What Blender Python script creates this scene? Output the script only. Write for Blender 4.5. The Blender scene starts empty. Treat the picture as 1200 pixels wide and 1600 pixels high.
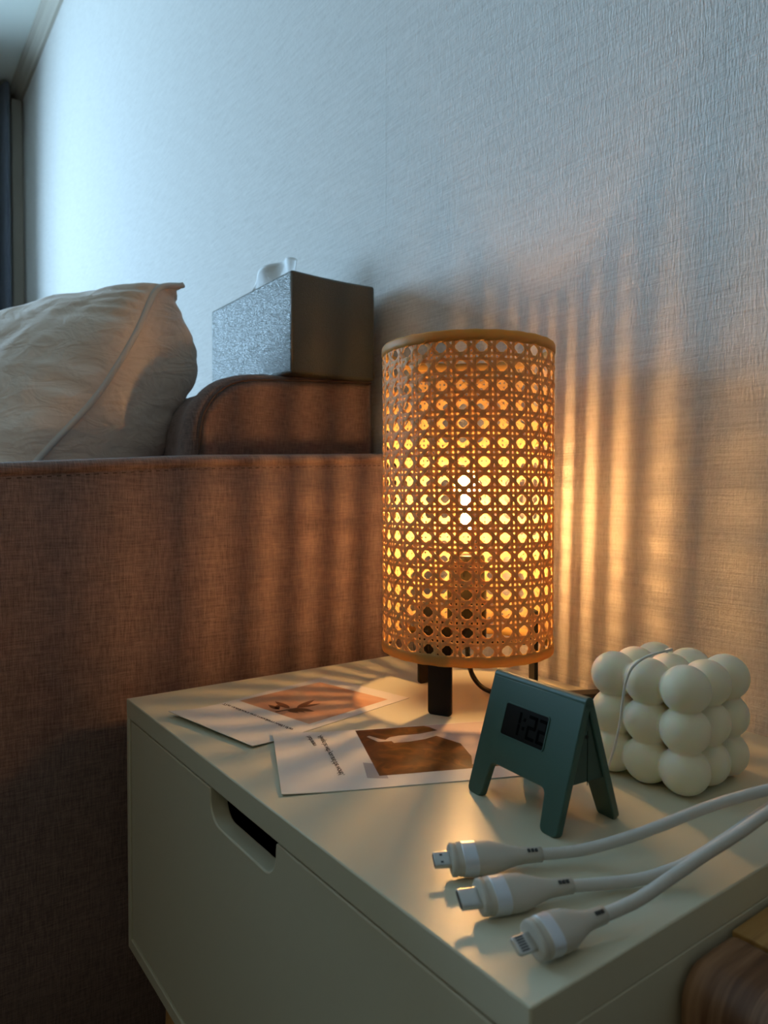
import bpy, bmesh, math, random
from mathutils import Vector, Matrix, noise
random.seed(7)
S = bpy.context.scene
COL = S.collection
PI = math.pi

# ------------------------------------------------------------ camera
cam_d = bpy.data.cameras.new('camera'); cam = bpy.data.objects.new('camera', cam_d); COL.objects.link(cam)
S.camera = cam
CAM = Vector((0.6117, -0.5171, 0.69))
yaw, pitch = math.radians(144.0), math.radians(1.277)
fwd = Vector((math.cos(yaw)*math.cos(pitch), math.sin(yaw)*math.cos(pitch), -math.sin(pitch)))
cam.location = CAM
cam.rotation_euler = fwd.to_track_quat('-Z', 'Y').to_euler()
cam_d.sensor_fit = 'VERTICAL'; cam_d.sensor_height = 36.0
cam_d.lens = 1121.4/1600*36.0
cam_d.clip_start = 0.01; cam_d.clip_end = 50
cam_d.dof.use_dof = True; cam_d.dof.focus_distance = 0.50; cam_d.dof.aperture_fstop = 12.0

# ------------------------------------------------------------ world, daylight, exposure
w = bpy.data.worlds.new('world'); S.world = w; w.use_nodes = True
bg = w.node_tree.nodes['Background']
bg.inputs['Color'].default_value = (0.45, 0.73, 1.0, 1)
bg.inputs['Strength'].default_value = 28.0
S.view_settings.view_transform = 'Standard'; S.view_settings.look = 'None'
S.view_settings.exposure = 0.0; S.view_settings.gamma = 1.0; S.view_settings.use_curve_mapping = False
S.cycles.max_bounces = 10; S.cycles.diffuse_bounces = 6; S.cycles.transparent_max_bounces = 16
S.cycles.sample_clamp_indirect = 4.0
WIN = (-2.10, -0.68, 0.85, 1.98)          # window opening on the left wall: y0, y1, z0, z1
pl = bpy.data.lights.new('window_portal', 'AREA'); pl.shape = 'RECTANGLE'
pl.size = WIN[3]-WIN[2]; pl.size_y = WIN[1]-WIN[0]; pl.cycles.is_portal = True
po = bpy.data.objects.new('window_portal', pl); COL.objects.link(po)
po.location = (-2.56, (WIN[0]+WIN[1])/2, (WIN[2]+WIN[3])/2); po.rotation_euler = (0, -PI/2, 0)

FILAMENT = 740.0
cl = bpy.data.lights.new('warm_fill', 'AREA'); cl.shape = 'DISK'; cl.size = .9; cl.energy = 2.7; cl.color = (1.0, .78, .42)  # added soft warm fill behind the camera, no real ceiling fixture
co_ = bpy.data.objects.new('warm_fill', cl); COL.objects.link(co_); co_.location = (1.0, -1.7, 2.2)

# ------------------------------------------------------------ helpers
def tag(o, label=None, cat=None, group=None, kind=None):
    if label: o['label'] = label
    if cat: o['category'] = cat
    if group: o['group'] = group
    if kind: o['kind'] = kind
    return o

def empty(name, loc, rz=0, **k):
    o = bpy.data.objects.new(name, None); COL.objects.link(o)
    o.location = loc; o.rotation_euler = (0, 0, rz); o.empty_display_size = 0.02
    return tag(o, **k)

def obj(name, bm, mat, parent=None, smooth=False, bevel=0, seg=2, local=True, ang=40):
    """link bm as one mesh object. local=False: bm is in world space and gets moved into the parent's frame"""
    bmesh.ops.recalc_face_normals(bm, faces=bm.faces[:])
    me = bpy.data.meshes.new(name); bm.to_mesh(me); bm.free()
    if isinstance(mat, (list, tuple)):
        for m in mat: me.materials.append(m)
    else: me.materials.append(mat)
    o = bpy.data.objects.new(name, me); COL.objects.link(o)
    if parent is not None:
        o.parent = parent
        if not local:
            mw = Matrix.LocRotScale(parent.location, parent.rotation_euler, None)
            me.transform(mw.inverted())
    if smooth:
        for p in me.polygons: p.use_smooth = True
    if bevel:
        b = o.modifiers.new('bevel', 'BEVEL'); b.width = bevel; b.segments = seg
        b.limit_method = 'ANGLE'; b.angle_limit = math.radians(ang); b.harden_normals = False
        for p in me.polygons: p.use_smooth = True
        me.set_sharp_from_angle(angle=math.radians(50))
    return o

def box(bm, x0, x1, y0, y1, z0, z1):
    vs = [bm.verts.new(p) for p in ((x0,y0,z0),(x1,y0,z0),(x1,y1,z0),(x0,y1,z0),(x0,y0,z1),(x1,y0,z1),(x1,y1,z1),(x0,y1,z1))]
    for f in ((0,3,2,1),(4,5,6,7),(0,1,5,4),(1,2,6,5),(2,3,7,6),(3,0,4,7)): bm.faces.new([vs[i] for i in f])
    return vs
def bx(*a): bm = bmesh.new(); box(bm, *a); return bm

def obox(bm, c, ex, ey, ez, sx, sy, sz):
    """oriented box: centre c, unit axes, full sizes"""
    c = Vector(c); vs = []
    for k in (-.5, .5):
        for i, j in ((-.5,-.5),(.5,-.5),(.5,.5),(-.5,.5)):
            vs.append(bm.verts.new(c+ex*(i*sx)+ey*(j*sy)+ez*(k*sz)))
    for f in ((0,3,2,1),(4,5,6,7),(0,1,5,4),(1,2,6,5),(2,3,7,6),(3,0,4,7)): bm.faces.new([vs[i] for i in f])

def loft(bm, rings, cap=True, closed=True):
    R = [[bm.verts.new(p) for p in r] for r in rings]
    n = len(rings[0])
    for a, b in zip(R, R[1:]):
        for i in range(n if closed else n-1):
            j = (i+1) % n
            bm.faces.new((a[i], a[j], b[j], b[i]))
    if cap:
        bm.faces.new(R[0][::-1]); bm.faces.new(R[-1])
    return R

def extrude_poly(bm, pts, off):
    """pts: 3D planar polygon, off: vector"""
    a = [bm.verts.new(p) for p in pts]; b = [bm.verts.new(Vector(p)+off) for p in pts]
    bm.faces.new(a[::-1]); bm.faces.new(b)
    n = len(a)
    for i in range(n): bm.faces.new((a[i], a[(i+1)%n], b[(i+1)%n], b[i]))

def catmull(pts, n=8):
    pts = [Vector(p) for p in pts]; out = []
    for i in range(len(pts)-1):
        p0 = pts[max(i-1,0)]; p1 = pts[i]; p2 = pts[i+1]; p3 = pts[min(i+2,len(pts)-1)]
        for k in range(n):
            t = k/n
            out.append(0.5*((2*p1)+(p2-p0)*t+(2*p0-5*p1+4*p2-p3)*t*t+(-p0+3*p1-3*p2+p3)*t**3))
    out.append(pts[-1]); return out

def frames(pts, up=Vector((0,0,1))):
    fr = []
    for i, p in enumerate(pts):
        t = (pts[min(i+1,len(pts)-1)]-pts[max(i-1,0)]).normalized()
        s = t.cross(up)
        s = s.normalized() if s.length > 1e-4 else Vector((1,0,0))
        fr.append((p, t, s, s.cross(t).normalized()))
    return fr

def tube(bm, pts, r, n=10, up=Vector((0,0,1)), cap=True, closed=False):
    pts = [Vector(p) for p in pts]
    rings = []
    for i, (p, t, s, u) in enumerate(frames(pts, up)):
        rr = r(i/(len(pts)-1)) if callable(r) else r
        rings.append([p+s*(math.cos(2*PI*k/n)*rr)+u*(math.sin(2*PI*k/n)*rr) for k in range(n)])
    loft(bm, rings, cap)

def lathe(bm, prof, c, n=32, cap=True):
    c = Vector(c)
    loft(bm, [[c+Vector((r*math.cos(2*PI*k/n), r*math.sin(2*PI*k/n), z)) for k in range(n)] for r, z in prof], cap)

# ------------------------------------------------------------ materials
def mat(name, col, rough=.5, metal=0, spec=.5, **kw):
    m = bpy.data.materials.new(name); m.use_nodes = True
    b = m.node_tree.nodes['Principled BSDF']
    b.inputs['Base Color'].default_value = (*col, 1); b.inputs['Roughness'].default_value = rough
    b.inputs['Metallic'].default_value = metal; b.inputs['Specular IOR Level'].default_value = spec
    for k, v in kw.items(): b.inputs[k.replace('_', ' ')].default_value = v
    return m
class NT:
    def __init__(s, m): s.t = m.node_tree; s.b = s.t.nodes['Principled BSDF']
    def n(s, typ, **kw):
        x = s.t.nodes.new(typ)
        for k, v in kw.items():
            if k.startswith('i_'):
                x.inputs[int(k[2:]) if k[2:].isdigit() else k[2:].replace('_',' ')].default_value = v
            else: setattr(x, k, v)
        return x
    def l(s, a, b): s.t.links.new(a, b)
    def co(s, scale=(1,1,1), rot=(0,0,0), src='Object'):
        tc = s.n('ShaderNodeTexCoord'); mp = s.n('ShaderNodeMapping')
        mp.inputs['Scale'].default_value = scale; mp.inputs['Rotation'].default_value = rot
        s.l(tc.outputs[src], mp.inputs[0]); return mp.outputs[0]
    def noise(s, scale, sc=1.0, detail=2, rot=(0,0,0), rough=.5, dist=0):
        # scale = vector scaling, sc = noise scale
        x = s.n('ShaderNodeTexNoise'); x.inputs['Scale'].default_value = sc; x.inputs['Detail'].default_value = detail
        x.inputs['Roughness'].default_value = rough; x.inputs['Distortion'].default_value = dist
        s.l(s.co(scale, rot), x.inputs['Vector']); return x.outputs['Fac']
    def math(s, op, a, b):
        x = s.n('ShaderNodeMath', operation=op)
        for i, v in enumerate((a, b)):
            if isinstance(v, (int, float)): x.inputs[i].default_value = v
            else: s.l(v, x.inputs[i])
        return x.outputs[0]
    def ramp(s, fac, stops):
        r = s.n('ShaderNodeValToRGB'); e = r.color_ramp.elements
        while len(e) < len(stops): e.new(.5)
        for q, (p, c) in zip(e, stops): q.position = p; q.color = (*c, 1)
        s.l(fac, r.inputs[0]); return r.outputs[0]
    def bump(s, h, strength=.5, dist=.001):
        b = s.n('ShaderNodeBump'); b.inputs['Strength'].default_value = strength; b.inputs['Distance'].default_value = dist
        s.l(h, b.inputs['Height']); s.l(b.outputs[0], s.b.inputs['Normal'])

def wallpaper():
    m = mat('wallpaper', (.62,.60,.58), .75, spec=.25); t = NT(m)
    v = t.noise((640,1,110), 1, 2, rough=.6); v2 = t.noise((150,1,22), 1, 1)
    h = t.noise((22,1,430), 1, 2, rot=(0,math.radians(-9),0), rough=.6); fine = t.noise((600,1,600), 1, 1)
    h2 = t.noise((9,1,120), 1, 2, rot=(0,math.radians(-13),0))
    s = t.math('ADD', t.math('MULTIPLY', v, 1.0), t.math('MULTIPLY', h, .8))
    s = t.math('ADD', s, t.math('MULTIPLY', fine, .35)); s = t.math('ADD', s, t.math('MULTIPLY', t.math('ADD', v2, h2), .5))
    t.bump(s, .75, .0009)
    c = t.math('ADD', t.math('MULTIPLY', v, .5), t.math('MULTIPLY', h, .5))
    t.l(t.ramp(c, [(.30, (.50,.46,.43)), (.5, (.62,.585,.55)), (.72, (.71,.675,.64))]), t.b.inputs['Base Color'])
    return m
def fabric(name, dark, light, s=1.5, axis='x'):
    m = mat(name, light, .95, spec=.1, Sheen_Weight=.25, Sheen_Roughness=.5); t = NT(m)
    a = t.noise((60*s,700*s,60*s) , 1, 2); b = t.noise((60*s,45*s,800*s), 1, 2); g = t.noise((1000,1000,1000), 1, 1)
    big = t.noise((14,14,14), 1, 3)
    c = t.math('ADD', t.math('MULTIPLY', a, .42), t.math('MULTIPLY', b, .38)); c = t.math('ADD', c, t.math('MULTIPLY', g, .12))
    c = t.math('ADD', c, t.math('MULTIPLY', big, .08))
    t.l(t.ramp(c, [(.36, dark), (.64, light)]), t.b.inputs['Base Color'])
    t.bump(c, .8, .0012)
    return m
def wood(name, c1, c2, c3, scale, rot=(0,0,0), rough=.45, dist=2.0):
    m = mat(name, c1, rough); t = NT(m)
    n = t.noise(scale, 1, 4, rot=rot, rough=.6, dist=dist*.15)
    f = t.noise(tuple(v*6 for v in scale), 1, 2, rot=rot)
    c = t.math('ADD', t.math('MULTIPLY', n, .8), t.math('MULTIPLY', f, .2))
    t.l(t.ramp(c, [(.32, c1), (.48, c2), (.66, c3)]), t.b.inputs['Base Color'])
    t.bump(c, .15, .0005); return m

M = {}
M['wall'] = wallpaper()
M['plain_wall'] = mat('painted_wall', (.16,.115,.065), .9)
M['ceiling'] = mat('ceiling_paper', (.62,.63,.57), .9)
M['trim'] = mat('beige_trim', (.42,.37,.30), .55)
M['floor'] = wood('oak_floor', (.11,.06,.03), (.16,.09,.045), (.20,.12,.06), (1.2,14,1))
M['curtain'] = fabric('curtain_cloth', (.07,.08,.11), (.12,.13,.17), .5)
M['sofa'] = fabric('sofa_linen', (.125,.080,.072), (.29,.195,.175))
M['sofa_lip'] = fabric('sofa_lip', (.17,.135,.12), (.31,.26,.24))
M['stitch'] = mat('stitch', (.09,.055,.045), .9)
M['paint'] = mat('cream_lacquer', (.63,.60,.46), .34, spec=.5)
t = NT(M['paint']); t.bump(t.noise((900,900,900), 1, 2), .12, .0003)
M['drawer'] = mat('drawer_lacquer', (.60,.57,.44), .42, spec=.45)
t = NT(M['drawer']); t.bump(t.noise((900,900,900), 1, 2), .12, .0003)
M['dark_inside'] = mat('drawer_inside', (.02,.02,.018), .9)
M['leg_wood'] = wood('leg_oak', (.25,.12,.04), (.42,.22,.08), (.5,.3,.12), (60,60,6))
M['black'] = mat('black_steel', (.004,.0035,.004), .5, spec=.25)
M['black_plastic'] = mat('black_plastic', (.006,.006,.006), .4, spec=.3)
M['green'] = mat('green_plastic', (.042,.100,.080), .42)
t = NT(M['green']); t.bump(t.noise((1500,1500,1500), 1, 1), .15, .0002)
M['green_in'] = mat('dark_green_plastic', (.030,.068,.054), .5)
M['lcd'] = mat('clock_glass', (.0045,.005,.004), .3, spec=.25)
M['lcd_seg'] = mat('clock_digit', (.0005,.0005,.0005), .8, spec=.05)
M['white_braid'] = mat('white_braid', (.66,.64,.60), .8); t = NT(M['white_braid'])
wv = t.n('ShaderNodeTexWave', wave_type='BANDS', bands_direction='DIAGONAL'); wv.inputs['Scale'].default_value = 550
wv.inputs['Distortion'].default_value = 1.0; t.l(t.co(), wv.inputs['Vector']); t.bump(wv.outputs['Fac'], .6, .0004)
M['white_plastic'] = mat('white_plastic', (.52,.49,.43), .5)
M['ring_metal'] = mat('satin_ring', (.66,.70,.76), .3, .5)
M['steel'] = mat('plug_steel', (.62,.60,.56), .28, 1.0)
M['steel_dark'] = mat('plug_dark', (.03,.03,.03), .5)
M['wax'] = mat('cream_wax', (.90,.84,.67), .45, Subsurface_Weight=.55, Subsurface_Radius=(.012,.007,.003), Subsurface_Scale=.6, spec=.4)
M['wick'] = mat('cotton_wick', (.75,.72,.68), .9)
M['paper'] = mat('card_paper', (.74,.71,.67), .42, spec=.4)
M['ink'] = mat('ink', (.015,.010,.010), .8)
M['leather'] = mat('grey_leather', (.105,.10,.072), .40, spec=.5); t = NT(M['leather'])
vo = t.n('ShaderNodeTexVoronoi', feature='DISTANCE_TO_EDGE'); vo.inputs['Scale'].default_value = 480
vo.inputs['Randomness'].default_value = 1
t.l(t.co((1,1,1.25)), vo.inputs['Vector'])
hb = t.math('ADD', t.math('MINIMUM', vo.outputs['Distance'], .22), t.math('MULTIPLY', t.noise((120,120,120)), .25))
t.bump(hb, 1.0, .0026)
M['leather_edge'] = mat('leather_edge', (.20,.18,.15), .5)
M['tissue'] = mat('tissue_paper', (.80,.80,.80), .95)
M['pillow'] = mat('pillow_cotton', (.80,.67,.58), .9, Sheen_Weight=.2); t = NT(M['pillow'])
M['piping'] = mat('pillow_piping', (.66,.64,.62), .85)
M['oak_light'] = wood('light_oak', (.25,.12,.035), (.46,.27,.09), (.56,.36,.15), (90,5,90))
M['walnut'] = wood('walnut', (.045,.016,.008), (.14,.06,.026), (.36,.20,.11), (75,5,6), dist=5)
M['glass'] = mat('bulb_glass', (1,1,1), .05)
# thin clear glass: transparent with a fresnel gloss
def clear(m, tint=(1,1,1)):
    t = m.node_tree; out = t.nodes['Material Output']; tr = t.nodes.new('ShaderNodeBsdfTransparent'); tr.inputs[0].default_value = (*tint,1)
    gl = t.nodes.new('ShaderNodeBsdfGlossy'); gl.inputs['Roughness'].default_value = .03
    fr = t.nodes.new('ShaderNodeLayerWeight'); fr.inputs[0].default_value = .06
    mx = t.nodes.new('ShaderNodeMixShader'); t.links.new(fr.outputs['Fresnel'], mx.inputs[0])
    t.links.new(tr.outputs[0], mx.inputs[1]); t.links.new(gl.outputs[0], mx.inputs[2]); t.links.new(mx.outputs[0], out.inputs[0])
clear(M['glass'], (.97,.97,.95))
M['pane'] = mat('window_glass', (1,1,1), .05); clear(M['pane'])
def cane(name, diff, trans, k):
    m = bpy.data.materials.new(name); m.use_nodes = True; t = m.node_tree
    for n in list(t.nodes):
        if n.type == 'BSDF_PRINCIPLED': t.nodes.remove(n)
    out = t.nodes['Material Output']
    d = t.nodes.new('ShaderNodeBsdfPrincipled'); d.inputs['Roughness'].default_value = .5
    d.inputs['Base Color'].default_value = (*diff, 1); d.inputs['Specular IOR Level'].default_value = .35
    tr = t.nodes.new('ShaderNodeBsdfTranslucent'); tr.inputs[0].default_value = (*trans, 1)
    mx = t.nodes.new('ShaderNodeMixShader'); mx.inputs[0].default_value = k
    t.links.new(d.outputs[0], mx.inputs[1]); t.links.new(tr.outputs[0], mx.inputs[2]); t.links.new(mx.outputs[0], out.inputs[0])
    return m
M['opal'] = cane('diffuser_opal', (.6,.6,.55), (.85,.80,.7), .60)
_t = M['opal'].node_tree; _o = _t.nodes['Material Output']; _s = _o.inputs[0].links[0].from_socket      # half clear, half milky
_x = _t.nodes.new('ShaderNodeMixShader'); _x.inputs[0].default_value = .42; _p = _t.nodes.new('ShaderNodeBsdfTransparent')
_t.links.new(_s, _x.inputs[1]); _t.links.new(_p.outputs[0], _x.inputs[2]); _t.links.new(_x.outputs[0], _o.inputs[0])
M['cane'] = cane('cane_strand', (.74,.55,.25), (.92,.60,.20), .42)
M['cane_band'] = cane('cane_band', (.56,.38,.12), (.85,.50,.10), .42)
M['filament'] = mat('filament', (0,0,0)); b = M['filament'].node_tree.nodes['Principled BSDF']
b.inputs['Emission Color'].default_value = (1.0, .52, .18, 1); b.inputs['Emission Strength'].default_value = FILAMENT

# ------------------------------------------------------------ room shell
CZ = 2.25; X0, X1, Y0 = -2.50, 1.9, -3.2
def struct(name, bm, m, parent=None, **k):
    o = obj(name, bm, m, parent, **k)
    if parent is None: o['kind'] = 'structure'
    return o
struct('floor', bx(X0-.1, X1+.1, Y0-.1, .1, -.1, 0), M['floor'])
struct('ceiling', bx(X0-.1, X1+.1, Y0-.1, .1, CZ, CZ+.1), M['ceiling'])
wall = struct('wall_back', bx(X0-.1, X1+.1, .0006, .1, 0, CZ), M['plain_wall'])
xs = [X0] + [-.0955 + .53*k for k in range(-4, 5) if X0 < -.0955+.53*k < X1] + [X1]
for i in range(len(xs)-1):      # wallpaper drops meeting at vertical seams
    obj('wallpaper_strip', bx(xs[i]+.00015, xs[i+1]-.00015, 0, .001, 0, CZ), M['wall'], wall)
bm = bmesh.new()                # left wall with the window opening
box(bm, X0-.1, X0, Y0, WIN[0], 0, CZ); box(bm, X0-.1, X0, WIN[1], .1, 0, CZ)
box(bm, X0-.1, X0, WIN[0], WIN[1], 0, WIN[2]); box(bm, X0-.1, X0, WIN[0], WIN[1], WIN[3], CZ)
struct('wall_left', bm, M['plain_wall'])
struct('wall_right', bx(X1, X1+.1, Y0, .1, 0, CZ), M['plain_wall'])
struct('wall_front', bx(X0-.1, X1+.1, Y0-.1, Y0, 0, CZ), M['plain_wall'])
win = empty('window_1', (X0-.05, (WIN[0]+WIN[1])/2, WIN[2]), kind='structure')
bm = bmesh.new(); a, b_, c, d = WIN
for g in ((a, b_, c, c+.04), (a, b_, d-.04, d), (a, a+.04, c, d), (b_-.04, b_, c, d), ((a+b_)/2-.02, (a+b_)/2+.02, c, d)):
    box(bm, X0-.07, X0-.03, *g)
obj('window_frame', bm, M['trim'], win, local=False)
obj('pane', bx(X0-.052, X0-.048, a+.03, b_-.03, c+.03, d-.03), M['pane'], win, local=False)
# crown trim and corner trim
bm = bmesh.new(); prof = [(0,-.044),(-.010,-.044),(-.014,-.036),(-.024,-.030),(-.030,-.016),(-.042,-.010),(-.042,0),(0,0)]
loft(bm, [[(x, y, CZ+z) for y, z in prof] for x in (X0, X1)])
struct('trim_1', bm, M['trim'])
struct('trim_2', bx(X0, X0+.042, -.040, 0, 0, CZ-.045), M['trim'], bevel=.004)
bm = bmesh.new(); box(bm, X0, X0+.02, Y0, -.04, CZ-.02, CZ)
struct('trim_3', bm, M['trim'])
struct('baseboard_back', bx(X0+.05, X1, -.012, 0, 0, .08), M['trim'])
# curtain beside the window
bm = bmesh.new(); n = 150; fr_ = []; bk = []
for i in range(n):
    y = -.050 - .34*i/(n-1); x = -2.43 + .030*math.sin(i*.26) + .010*math.sin(i*.21+1)
    fr_.append((x, y)); bk.append((x-.004, y))
ring = fr_ + bk[::-1]
loft(bm, [[(x, y, z) for x, y in ring] for z in (.03, 1.0, CZ-.02)])
tag(obj('curtain', bm, M['curtain'], smooth=True), 'dark blue-grey pleated curtain hanging at the far left corner', 'curtain')

# ------------------------------------------------------------ sofa
sofa = empty('sofa', (-.6, -.45, 0), label='brown linen sofa with upright arm behind the nightstand and along the wall', cat='sofa')
def arm_top(y):  # measured drop towards the front
    if y > -.27: return .7372-(-.05-y)/.22*.0088
    if y > -.43: return .7284-(-.27-y)/.16*.0114
    s = (-.43-y); return .717-s*.085-s*s*.10
ys = [-.012, -.05] + [-.10-.04*k for k in range(24)]
rings = []; seam = []; AX0, AX1 = -.104, -.030
for y in ys:
    zt = arm_top(y); k = .0025
    r = [(AX0, .06), (AX1, .06), (AX1, .30), (AX1+.0025, .52), (AX1+.0015, zt-.0125), (AX1-.0012, zt-.0112), (AX1+.0018, zt-.0095),
         (AX1+.0012, zt-.005), (AX1-.003, zt-.0015), (AX1-.010, zt), (AX0+.012, zt), (AX0+.003, zt-.004), (AX0, zt-.012)]
    rings.append([(x, y, z) for x, z in r]); seam.append(Vector((AX1+.0012, y, zt-.0135)))
bm = bmesh.new(); loft(bm, rings)
obj('arm', bm, M['sofa'], sofa, local=False, smooth=True)
bm = bmesh.new()               # stitches under the lip
cs = catmull(seam, 16); L = 0
for a, b_ in zip(cs, cs[1:]):
    L += (b_-a).length
    if L > .0052:
        L = 0; t_ = (b_-a).normalized(); obox(bm, a, Vector((1,0,0)), t_, Vector((1,0,0)).cross(t_), .0014, .0034, .0009)
tag(obj('stitching', bm, M['stitch'], sofa, local=False), kind='stuff')
# back cushion: end face outline (y, z) seen over the arm
prof = [(-.012,.56), (-.20,.56), (-.225,.60), (-.232,.66), (-.233,.72), (-.230,.765), (-.221,.788), (-.205,.805), (-.183,.8150), (-.15,.8195), (-.09,.8240), (-.03,.8275), (-.012,.828)]
prof = [(p.x, p.y) for p in catmull([Vector((a, b_, 0)) for a, b_ in prof], 4)]
cy, cz = -.11, .70
def ringx(x, grow, dome=0):
    out = []
    for y, z in prof:
        d = Vector((y-cy, z-cz)); L = d.length; gz = grow if x > -.12 else max(0, grow)
        d = Vector((d.x*(1+grow/L), d.y*(1+gz/L)))
        yy = min(cy+d.x, -.008); out.append((x, yy, min(cz+d.y, .8265 if x < -.12 else 1)))
    return out
bm = bmesh.new()
X = [(-.112,-.020),(-.1085,-.010),(-.111,-.001),(-.1125,-.002),(-.113,.003),(-.122,.0075),(-.14,.008),(-.165,.002),(-.20,-.006),(-.26,-.008),(-.45,.002),(-.70,.0),(-.79,-.03),(-.80,-.04)]
loft(bm, [ringx(x, g) for x, g in X])
obj('back_cushion', bm, M['sofa'], sofa, local=False, smooth=True)
bm = bmesh.new(); loft(bm, [ringx(x-.70, g) for x, g in [(-.112,-.02),(-.111,0),(-.122,.0075),(-.20,.014),(-.45,.016),(-.70,.014),(-.80,-.01)]])
obj('back_cushion', bm, M['sofa'], sofa, local=False, smooth=True)
pp = [Vector(p) for p in ringx(-.1095, -.0005)][8:]
bm = bmesh.new(); tube(bm, pp, .0011, 6, up=Vector((1,0,0)))
obj('cushion_seam', bm, M['stitch'], sofa, local=False, smooth=True)
obj('seat_cushion', bx(-1.60, -.112, -.80, -.012, .34, .50), M['sofa'], sofa, local=False, bevel=.03, seg=4)
obj('back_frame', bx(-1.60, -.106, -.08, -.010, .08, .60), M['sofa'], sofa, local=False, bevel=.02)
obj('base', bx(-1.60, -.106, -.86, -.012, .10, .335), M['sofa'], sofa, local=False, bevel=.01)
for x, y in ((-.067,-.08),(-.067,-.9),(-1.5,-.08),(-1.5,-.8)):
    bm = bmesh.new(); lathe(bm, [(.014,0),(.018,.102)], (x, y, 0), 16); obj('leg', bm, M['black_plastic'], sofa, local=False, smooth=True)

# ------------------------------------------------------------ pillow leaning on the back cushion
pil = empty('pillow', (-.24, -.50, .505), label='cream quilted pillow with grey piped edge leaning on the sofa behind the arm', cat='pillow')
edge = catmull([(-.165,-.470,.520), (-.178,-.452,.60), (-.185,-.415,.665), (-.198,-.3693,.7284), (-.20,-.3117,.7971), (-.20,-.2718,.8647), (-.20,-.2520,.9101), (-.20,-.2380,.9420)], 8)
NE = len(edge); NU = 56
eu = Vector((-math.cos(math.radians(24)), -math.sin(math.radians(24)), 0)); LU = .62
BT = [(.50,.0),(.62,.0),(.70,.03),(.735,.118),(.76,.125),(.80,.100),(.84,.100),(.865,.092),(.89,.076),(.91,.055),(.93,.030),(.945,.0),(1,0)]
def bulge(z):
    for (a, b_), (c, d) in zip(BT, BT[1:]):
        if a <= z <= c: return b_+(d-b_)*(z-a)/(c-a)
    return 0
def pill(u, v, side):
    fi = v*(NE-1); i = min(int(fi), NE-2); p = edge[i].lerp(edge[i+1], fi-i)
    tv = (edge[-1]-edge[0]).normalized(); nn = eu.cross(tv).normalized()
    if nn.y < 0: nn = -nn                                   # nn points to the wall side
    prof_v = max(0, math.sin(PI*min(max(v,0),1)))**.62; prof_u = max(0, math.sin(PI*u))**.50
    # seam curve of the far side mirrors
    T = (.085 if side > 0 else .080)*prof_v*prof_u
    q = p + eu*(u*LU) + Vector((0,0,-.035*u*u))
    bow = .02*math.sin(PI*u)*(v-.5)*2                       # edges pull in between corners
    q = q - tv*bow
    wr = noise.noise(Vector((u*9+3*side, v*3.5, 1.7)))*.006 + noise.noise(Vector((u*22, v*9+u*8, 4.2+side)))*.0028
    pucker = .0035*math.sin(v*95+8*noise.noise(Vector((v*6,side,0))))*math.exp(-u/.07)*min(1, u/.015)
    # long folds running from the lower seam on the wall side
    fold = 0
    if side > 0:
        fold = .006*math.sin(26*(v+.9*u)+2*noise.noise(Vector((u*6,v*5,9))))*math.exp(-((v-.45)/.25)**2)*math.sin(PI*min(u*2.2,1))
    else:
        fold = .0022*(abs(math.sin(17*(v+u*1.15)))**.5+abs(math.sin(17*(v-u*1.15)))**.5-1.3)*min(1, u*9)
    q = q + nn*side*(T + (wr+fold)*min(1, T/.02) + pucker)
    if side > 0:                                            # the wall side bulges over the back cushion
        q = q + Vector((.004, 1, 0))*bulge(p.z)*(1-math.exp(-u/.018))*math.exp(-u/.55)
    wcor = math.exp(-((1-v)/.055)**2-(u/.10)**2)            # curled tip of the near corner
    q = q + Vector((.000, .024, -.008))*wcor
    return q
bm = bmesh.new(); NV = 90; grids = []
for side in (-1, 1):
    grids.append([[None]*(NV+1) for _ in range(NU+1)])
rim = {}
for i in range(NU+1):
    for j in range(NV+1):
        u = (i/NU)**1.35; v = j/NV
        if i in (0, NU) or j in (0, NV):
            vt = bm.verts.new(pill(u, v, 1)); grids[0][i][j] = grids[1][i][j] = vt
        else:
            grids[0][i][j] = bm.verts.new(pill(u, v, -1)); grids[1][i][j] = bm.verts.new(pill(u, v, 1))
for g in grids:
    for i in range(NU):
        for j in range(NV):
            bm.faces.new((g[i][j], g[i+1][j], g[i+1][j+1], g[i][j+1]))
t = NT(M['pillow'])
hh = t.math('ADD', t.math('MULTIPLY', t.noise((26,26,60), 1, 3, rot=(.5,.3,0), dist=1.2), 1.0), t.math('MULTIPLY', t.noise((9,30,30), 1, 2, rot=(0,.6,.4), dist=1.5), .8))
t.bump(hh, .40, .008)
obj('cover', bm, M['pillow'], pil, local=False, smooth=True)
for off, rr, m_ in ((0, .0034, 'piping'), ):
    pts = [pill(0, k/80, 1) for k in range(81)]
    bm = bmesh.new(); tube(bm, pts, rr, 8, up=Vector((1,0,0))); obj('piping', bm, M[m_], pil, local=False, smooth=True)

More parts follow.
